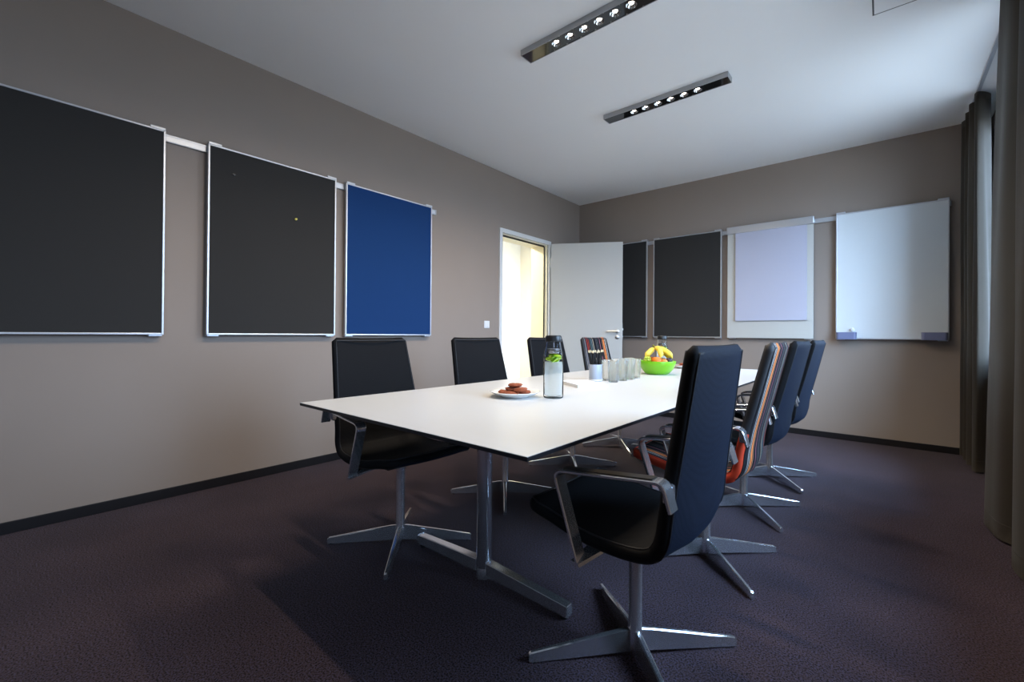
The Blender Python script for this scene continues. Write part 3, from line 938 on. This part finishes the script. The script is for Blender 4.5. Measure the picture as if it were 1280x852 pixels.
CHAIRS = [
    (near0, -0.611, 1.346, PI - 0.015, 0.05, 'navy swivel chair nearest the viewer, seen from behind in the right row'),
    (strp0, -0.635, 2.162, PI + 0.03, -0.02, 'striped swivel chair in the right row, back toward the window'),
    (dark0, -0.640, 2.920, PI - 0.04, 0.0, 'navy swivel chair just beyond the striped one in the right row'),
    (dark0, -0.633, 3.662, PI - 0.05, 0.0, 'navy swivel chair at the far end of the right row'),
    (dark0, -1.821, 1.299, -0.03, 0.03, 'black swivel chair on the left side, nearest the viewer, under the blue board'),
    (dark0, -1.860, 2.130, -0.06, 0.0, 'black swivel chair second from the viewer in the left row, below the light switch'),
    (dark0, -1.860, 2.935, -0.08, 0.0, 'black swivel chair third in the left row, in front of the doorway'),
    (strp0, -1.860, 3.745, -0.05, 0.0, 'striped swivel chair at the far end of the left row, before the open door'),
]
used = set()
for src, x, y, rz, brz, lab in CHAIRS:
    if src in used: c = copy_tree(src)
    else: c = src; used.add(src)
    c.location = (x, y, 0); c.rotation_euler = (0, 0, rz)
    q = 0
    for ch in c.children:              # the star base swivels independently of the shell
        if ch.name.split('.')[0] == 'leg':
            ch.rotation_euler = (0, 0, PI / 4 + q * PI / 2 + brz); q += 1
    tag(c, lab, 'chair', CG)

# ------------------------------------------------------------------ things on the table
def plate(label, x, y):
    t = thing('plate', label, 'plate', (x, y, TZ), 0, 'cookie plates')
    b = NB(); lathe(b, [(0, 0.002), (0.058, 0.002), (0.060, 0.0), (0.066, 0.0), (0.068, 0.004), (0.095, 0.013), (0.116, 0.024), (0.118, 0.0255), (0.116, 0.027), (0.094, 0.017), (0.064, 0.008), (0, 0.007)], 48)
    obj('plate_body', b, 'porcelain', t, 1.2)
    return t
def cookie_mesh(r, h, seed):
    rd = random.Random(seed)
    b = NB(); n = 20
    prof_ = [(0, 0), (r * .8, 0), (r * .97, h * .3), (r, h * .55), (r * .82, h * .9), (r * .4, h * 1.05), (0, h)]
    lathe(b, prof_, n)
    for v in b.verts:
        f = 1 + rd.uniform(-.11, .11)
        v.co.x *= f; v.co.y *= f
        if v.co.z > h * .4: v.co.z += rd.uniform(-.002, .0032)
    return b
def cookies(px, py, spots, label, group, seed):
    for i, (dx, dy, dz, tx, ty, r) in enumerate(spots):
        o = obj('cookie', cookie_mesh(r * 1.12, 0.0135, seed + i), 'cookie', None, 1.2, (px + dx, py + dy, TZ + 0.0145 + dz))
        o.rotation_euler = (tx, ty, i * 1.3)
        tag(o, label, 'cookie', group)
P1 = (-1.305, 1.560); P2 = (-1.340, 3.945)
plate('white plate of cookies beside the near water carafe', *P1)
plate('white plate of cookies behind the green fruit bowl', *P2)
cs = [(-0.040, -0.020, 0, 0, 0, 0.032), (0.026, 0.030, 0, 0, 0, 0.031), (0.012, -0.038, 0, 0, 0, 0.030), (-0.028, 0.042, 0, 0, 0, 0.029),
      (-0.012, 0.002, 0.0150, 0.03, 0.05, 0.033), (0.040, -0.008, 0.0160, 0.05, -0.12, 0.028), (-0.002, 0.004, 0.0310, -0.06, 0.03, 0.030)]
cookies(P1[0], P1[1], cs, 'brown cookie in the heap on the near plate', 'cookies on the near plate', 11)
cookies(P2[0], P2[1], cs[:6], 'brown cookie in the heap on the far plate', 'cookies on the far plate', 31)

def slice_mesh(r, h):
    b = NB()
    lathe(b, [(0, 0), (r * .86, 0), (r * .86, h), (0, h)], 20, 0)
    lathe(b, [(r * .86, 0), (r, h * .1), (r, h * .9), (r * .86, h)], 20, 1, False, False)
    return b
def carafe(label, x, y, leaf=False):
    t = thing('water_carafe', label, 'carafe', (x, y, TZ), 0, 'glass water carafes')
    b = NB()
    outer = [(0, 0), (0.040, 0), (0.0445, 0.003), (0.046, 0.010), (0.046, 0.150), (0.0455, 0.180), (0.0435, 0.200), (0.0385, 0.228), (0.0345, 0.250), (0.0330, 0.262), (0.0335, 0.272)]
    inner = [(0.0310, 0.272), (0.0305, 0.262), (0.0320, 0.250), (0.0360, 0.228), (0.0410, 0.200), (0.0432, 0.180), (0.0438, 0.150), (0.0438, 0.016), (0.040, 0.011), (0, 0.010)]
    lathe(b, outer + inner, 40)
    g = obj('carafe_bottle', b, 'carafe', t, 1.2)
    b = NB(); lathe(b, [(0, 0.0105), (0.0395, 0.0115), (0.0434, 0.0165), (0.0434, 0.148), (0.0430, 0.164), (0, 0.164)], 36)
    obj('water', b, 'water', t, 1.2)
    b = NB(); lathe(b, [(0.0300, 0.257), (0.0375, 0.257), (0.0380, 0.260), (0.0375, 0.278), (0.033, 0.285), (0, 0.287)], 36)
    cp = obj('carafe_lid', b, 'black_pl', t, 0.8)
    b = NB(); lathe(b, [(0.0, 0.262), (0.003, 0.262), (0.003, 0.226), (0.027, 0.224), (0.0275, 0.216), (0.024, 0.203), (0.0, 0.199)], 28)
    obj('strainer', b, 'strainer', cp, 0.8)
    rd = random.Random(3 if leaf else 5)
    n = 7
    for i in range(n):
        s = obj('lime_slice', slice_mesh(0.0200, 0.0045), ['lime', 'limepeel'], t)
        a = i * 2.4
        s.location = (0.0195 * math.cos(a), 0.0195 * math.sin(a), 0.190 - 0.0040 * i)
        s.rotation_euler = (rd.uniform(-.55, .55), rd.uniform(-.55, .55), a)
    if leaf:
        for i in range(3):
            b = NB()
            rows = []
            for k_ in range(7):
                u = k_ / 6
                w = 0.011 * math.sin(PI * min(1, u * .95 + .03))
                zz = 0.004 * math.sin(PI * u)
                rows.append([b.verts.new((u * .035, -w, zz + .002)), b.verts.new((u * .035, 0, zz)), b.verts.new((u * .035, w, zz + .002))])
            for A, B in zip(rows, rows[1:]):
                for q in range(2): b.faces.new([A[q], A[q + 1], B[q + 1], B[q]])
            bmesh.ops.solidify(b, geom=b.faces[:], thickness=0.0008)
            o = obj('mint_leaf', b, 'mint', t, 1.0)
            o.location = (0.004, -0.008 + 0.006 * i, 0.176 + .006 * i); o.rotation_euler = (0.5, -0.4, -0.8 + i * .9)
    return t
carafe('glass water carafe with lime slices, near, standing beside the cookie plate', -1.155, 1.655)
carafe('glass water carafe with lime and mint, standing behind the fruit bowl', -1.34, 3.415, True)

# note pad
np_ = thing('note_pad', 'stack of white note paper lying beside the pencil cup', 'note pad', (-1.315, 2.175, TZ), math.radians(148))
b = NB(); box(b, -0.115, 0.115, -0.085, 0.085, 0, 0.016, 0.0008); obj('paper_block', b, 'note', np_)
b = NB()
box(b, -0.113, 0.116, -0.084, 0.086, 0.0162, 0.0175)
obj('top_sheet', b, 'note', np_)

# pencil cup and pencils
PCX, PCY = -1.375, 2.43
pc = thing('pencil_cup', 'pale grey round pencil cup beside the drinking glasses', 'pencil cup', (PCX, PCY, TZ))
b = NB(); lathe(b, [(0, 0), (0.0385, 0), (0.0400, 0.002), (0.0400, 0.104), (0.0392, 0.105), (0.0384, 0.104), (0.0384, 0.004), (0, 0.004)], 40); obj('cup_body', b, 'cupgrey', pc, 0.8)
b = NB(); lathe(b, [(0.0402, 0.003), (0.0408, 0.004), (0.0408, 0.012), (0.0402, 0.013)], 40, 0, False, False); obj('cup_base_ring', b, 'white_pl', pc, 0.8)
proto = empty('pencil')
b = NB(); lathe(b, [(0.0042, 0), (0.0042, 0.172)], 6); obj('pencil_shaft', b, 'pencil', proto)
b = NB(); lathe(b, [(0.0042, 0.1721), (0.0040, 0.178), (0.0022, 0.186), (0, 0.187)], 8); obj('pencil_tip', b, 'wood', proto, 0.8)
rd = random.Random(4)
spots_ = [(0.0, 0.0)] + [(0.5, a) for a in [i * 2 * PI / 5 for i in range(5)]] + [(0.92, 0.3 + i * 2 * PI / 10) for i in range(10)]
for i, (rr, a) in enumerate(spots_):
    p = proto if i == 0 else copy_tree(proto)
    r0 = 0.016 * rr; r1 = 0.047 * rr
    p0 = Vector((r0 * math.cos(a), r0 * math.sin(a), 0.0055)); p1 = Vector((r1 * math.cos(a + .15), r1 * math.sin(a + .15), 0.178))
    d = (p1 - p0).normalized()
    p.rotation_mode = 'QUATERNION'
    p.rotation_quaternion = d.to_track_quat('Z', 'Y')
    p.location = Vector((PCX, PCY, TZ)) + p0 + Vector((0, 0, rd.uniform(0, 0.008)))
    tag(p, 'black pencil with a bare wood end standing in the pale grey cup', 'pencil', 'pencils in the cup')

# drinking glasses
g0 = empty('drinking_glass')
b = NB()
lathe(b, [(0.0295, 0.012), (0.0315, 0.05), (0.0342, 0.1285), (0.0336, 0.130), (0.0329, 0.1285), (0.0303, 0.05), (0.0284, 0.012)], 32, 0, False, False)
obj('glass_wall', b, 'glass', g0, 1.0)
b = NB(); lathe(b, [(0, 0.0), (0.027, 0.0), (0.0290, 0.003), (0.0294, 0.0118), (0, 0.0118)], 32); obj('glass_base', b, 'glassbase', g0, 1.0)
names = ['next to the pencil cup', 'second from the pencil cup', 'third from the pencil cup', 'at the fruit bowl end']
n = 0
for row, xr in (('front row', -1.258), ('back row', -1.340)):
    for i in range(4):
        g = g0 if n == 0 else copy_tree(g0)
        g.location = (xr - 0.003 * i + 0.004 * ((i * 7) % 3 - 1), 2.452 + i * 0.113 + (0.075 if 'back' in row else 0) + 0.005 * ((i * 5) % 3 - 1), TZ)
        g.rotation_euler = (0, 0, i)
        tag(g, 'clear drinking glass in the %s, %s' % (row, names[i]), 'glass', 'drinking glasses on the table')
        n += 1

# fruit bowl and fruit
BX, BY = -1.285, 3.185
bw = thing('fruit_bowl', 'bright green round fruit bowl on the white table', 'bowl', (BX, BY, TZ))
b = NB(); lathe(b, [(0, 0.004), (0.058, 0.004), (0.062, 0.0), (0.072, 0.0), (0.088, 0.010), (0.112, 0.038), (0.127, 0.070), (0.134, 0.098), (0.1325, 0.100), (0.130, 0.098), (0.122, 0.070), (0.107, 0.041), (0.083, 0.015), (0, 0.010)], 56)
obj('bowl_body', b, 'bowl', bw, 1.0)
def ball(name, label, cat, mat, x, y, z, r, sq=0.95, stalk=True, group=None):
    t = thing(name, label, cat, (BX + x, BY + y, TZ + z), random.uniform(0, 6), group)
    b = NB(); n_ = 14
    pr = []
    for i in range(n_ + 1):
        a = -PI / 2 + PI * i / n_
        dip = 0.10 * max(0, math.sin(a)) ** 12 + 0.05 * max(0, -math.sin(a)) ** 12
        pr.append((max(0.0, r * math.cos(a)) if 0 < i < n_ else 0.0, r * sq * (math.sin(a) * (1 - dip))))
    lathe(b, pr, 24); obj('fruit_body', b, mat, t, 3.14)
    if stalk:
        b = NB(); lathe(b, [(0.003, r * sq * .86), (0.0025, r * sq * .95), (0.0, r * sq * .97)], 8); obj('stalk', b, 'leaf_brown', t, 1)
    return t
def RF(r, f): return (0.762 * r + 0.648 * f, 0.648 * r - 0.762 * f)     # right / toward the door-side viewer
def bl(name, label, cat, mat, r, f, z, rad, **k):
    x, y = RF(r, f); return ball(name, label, cat, mat, x, y, z, rad, **k)
bl('orange', 'orange in the green bowl below the bananas', 'orange', 'orange', -0.028, 0.070, 0.100, 0.036)
bl('orange', 'orange at the rear of the bowl, mostly hidden by the bananas', 'orange', 'orange', -0.030, -0.050, 0.094, 0.036)
bl('plum', 'dark plum at the right rim of the green bowl', 'plum', 'plum', 0.066, 0.060, 0.104, 0.025)
bl('peach', 'peach at the rear right of the green bowl, mostly hidden', 'peach', 'peach', 0.055, -0.040, 0.088, 0.034)
bl('peach', 'small peach at the front rim of the bowl beside the plum', 'peach', 'peach', 0.026, 0.083, 0.096, 0.022)
gx, gy = RF(-0.085, 0.040)
gb = thing('grape_bunch', 'bunch of green grapes at the left side of the bowl', 'grapes', (BX + gx, BY + gy, TZ + 0.100))
rd = random.Random(9)
for i in range(14):
    b = NB()
    r = 0.0105
    lathe(b, [(max(0, r * math.cos(a)) if abs(abs(a) - PI / 2) > 1e-3 else 0, r * 1.15 * math.sin(a)) for a in [-PI / 2 + PI * q / 8 for q in range(9)]], 12)
    g = obj('grape', b, 'grape', gb, 3.14)
    lay = i // 7
    a = i * 0.9
    g.location = (0.018 * math.cos(a) * (1 - .3 * lay), 0.022 * math.sin(a), 0.006 + lay * 0.016)
    g.rotation_euler = (rd.uniform(-1, 1), rd.uniform(-1, 1), 0)
bb = thing('banana_bunch', 'bunch of yellow bananas lying on top of the fruit bowl', 'bananas', (BX, BY, TZ))
BAN = [[(-0.004, -0.035, 0.196), (0.004, 0.0, 0.196), (0.008, 0.035, 0.182), (0.004, 0.066, 0.156), (-0.004, 0.086, 0.130)],
       [(0.004, -0.035, 0.196), (0.034, -0.010, 0.190), (0.064, 0.012, 0.172), (0.086, 0.030, 0.148), (0.098, 0.042, 0.122)],
       [(-0.012, -0.035, 0.192), (-0.036, -0.012, 0.182), (-0.060, 0.008, 0.166), (-0.082, 0.024, 0.150), (-0.098, 0.034, 0.136)],
       [(0.008, -0.040, 0.190), (0.040, -0.040, 0.180), (0.072, -0.034, 0.160), (0.096, -0.022, 0.136), (0.106, -0.010, 0.116)]]
for i, cp in enumerate(BAN):
    pts = catmull([RF(r, f) + (z - 0.004,) for r, f, z in cp], 4)
    n_ = len(pts)
    rads = []
    for q in range(n_):
        u = q / (n_ - 1)
        rads.append(max(0.003, 0.0205 * min(1, (u / .22) ** .7 * .75 + .25) * (1 if u < .72 else max(.16, 1 - ((u - .72) / .28) ** 1.6))))
    b = NB(); tube(b, pts, 0, 8, rads=rads); obj('banana', b, 'banana', bb, 1.0)
b = NB()
st = [RF(0.0, -0.036) + (0.196,), RF(-0.004, -0.052) + (0.202,), RF(-0.010, -0.066) + (0.210,)]
tube(b, st, 0.0085, 8); obj('banana_stem', b, 'bananatip', bb, 1.0)

# ------------------------------------------------------------------ daylight, added hallway lamp
wd = bpy.data.worlds.new('World'); SC.world = wd; wd.use_nodes = True
nt = wd.node_tree
bg = nt.nodes['Background']
tc = nt.nodes.new('ShaderNodeTexCoord'); sp = nt.nodes.new('ShaderNodeSeparateXYZ')
nt.links.new(tc.outputs['Generated'], sp.inputs[0])
rp = nt.nodes.new('ShaderNodeValToRGB')
els = rp.color_ramp.elements
els[0].position = 0.46; els[0].color = (0.095, 0.117, 0.145, 1)          # street and houses below the horizon
els[1].position = 0.53; els[1].color = (0.28, 0.37, 0.52, 1)
e_ = els.new(0.85); e_.color = (0.46, 0.68, 1.0, 1)
mr = nt.nodes.new('ShaderNodeMapRange'); mr.inputs[1].default_value = -1; mr.inputs[2].default_value = 1
nt.links.new(sp.outputs['Z'], mr.inputs[0]); nt.links.new(mr.outputs[0], rp.inputs['Fac'])
nt.links.new(rp.outputs['Color'], bg.inputs['Color'])
SKY = 26.0
bg.inputs['Strength'].default_value = SKY
for a, b_ in WINS:
    l = bpy.data.lights.new('window_portal', 'AREA'); l.shape = 'RECTANGLE'
    l.size = HEAD - SILL; l.size_y = b_ - a
    l.cycles.is_portal = True
    o = link(bpy.data.objects.new('window_portal', l))
    o.location = (XR + 0.12, (a + b_) / 2, (SILL + HEAD) / 2)
    o.rotation_euler = (0, PI / 2, 0)
hl = thing('ceiling_lamp', 'unseen round lamp added on the hallway ceiling beyond the door', 'ceiling lamp', (HX - 0.8, 4.2, 2.7))  # lamp out of view, added to light the hallway
b = NB(); lathe(b, [(0.17, 0), (0.17, -0.03), (0.0, -0.03)], 32); obj('lamp_base', b, 'frame_white', hl, 0.6)
b = NB(); lathe(b, [(0.155, -0.031), (0.15, -0.05), (0.10, -0.062), (0, -0.066)], 32); obj('lamp_diffuser', b, emit('added_hall_lamp_glow', (1, 0.9, 0.68, 1), 6), hl, 1)
l = bpy.data.lights.new('hallway_light', 'AREA'); l.shape = 'DISK'; l.size = 0.3; l.energy = 75; l.color = (1, 0.88, 0.62)
o = link(bpy.data.objects.new('hallway_light', l)); o.location = (HX - 0.8, 4.2, 2.62)

# ------------------------------------------------------------------ camera
cam = bpy.data.cameras.new('camera'); co = link(bpy.data.objects.new('camera', cam))
rt = Vector((0.76199, 0.64755, 0.00752)); up = Vector((-0.00274, -0.00839, 0.99996)); fw_ = Vector((-0.64759, 0.76198, 0.00462))
mw = Matrix(((rt.x, up.x, -fw_.x, 0), (rt.y, up.y, -fw_.y, 0), (rt.z, up.z, -fw_.z, 1.03), (0, 0, 0, 1)))
co.matrix_world = mw
cam.sensor_fit = 'HORIZONTAL'; cam.sensor_width = 36.0
cam.lens = 546.36 / 1280 * 36.0
cam.shift_y = -11.16 / 1280
cam.clip_start = 0.02
SC.camera = co

vs = SC.view_settings
vs.view_transform = 'Standard'; vs.look = 'None'; vs.gamma = 1.0; vs.use_curve_mapping = False
vs.exposure = 0.2
cy_ = SC.cycles
cy_.use_denoising = True
cy_.max_bounces = 10; cy_.diffuse_bounces = 6; cy_.glossy_bounces = 5; cy_.transmission_bounces = 10; cy_.transparent_max_bounces = 16
cy_.sample_clamp_indirect = 6.0
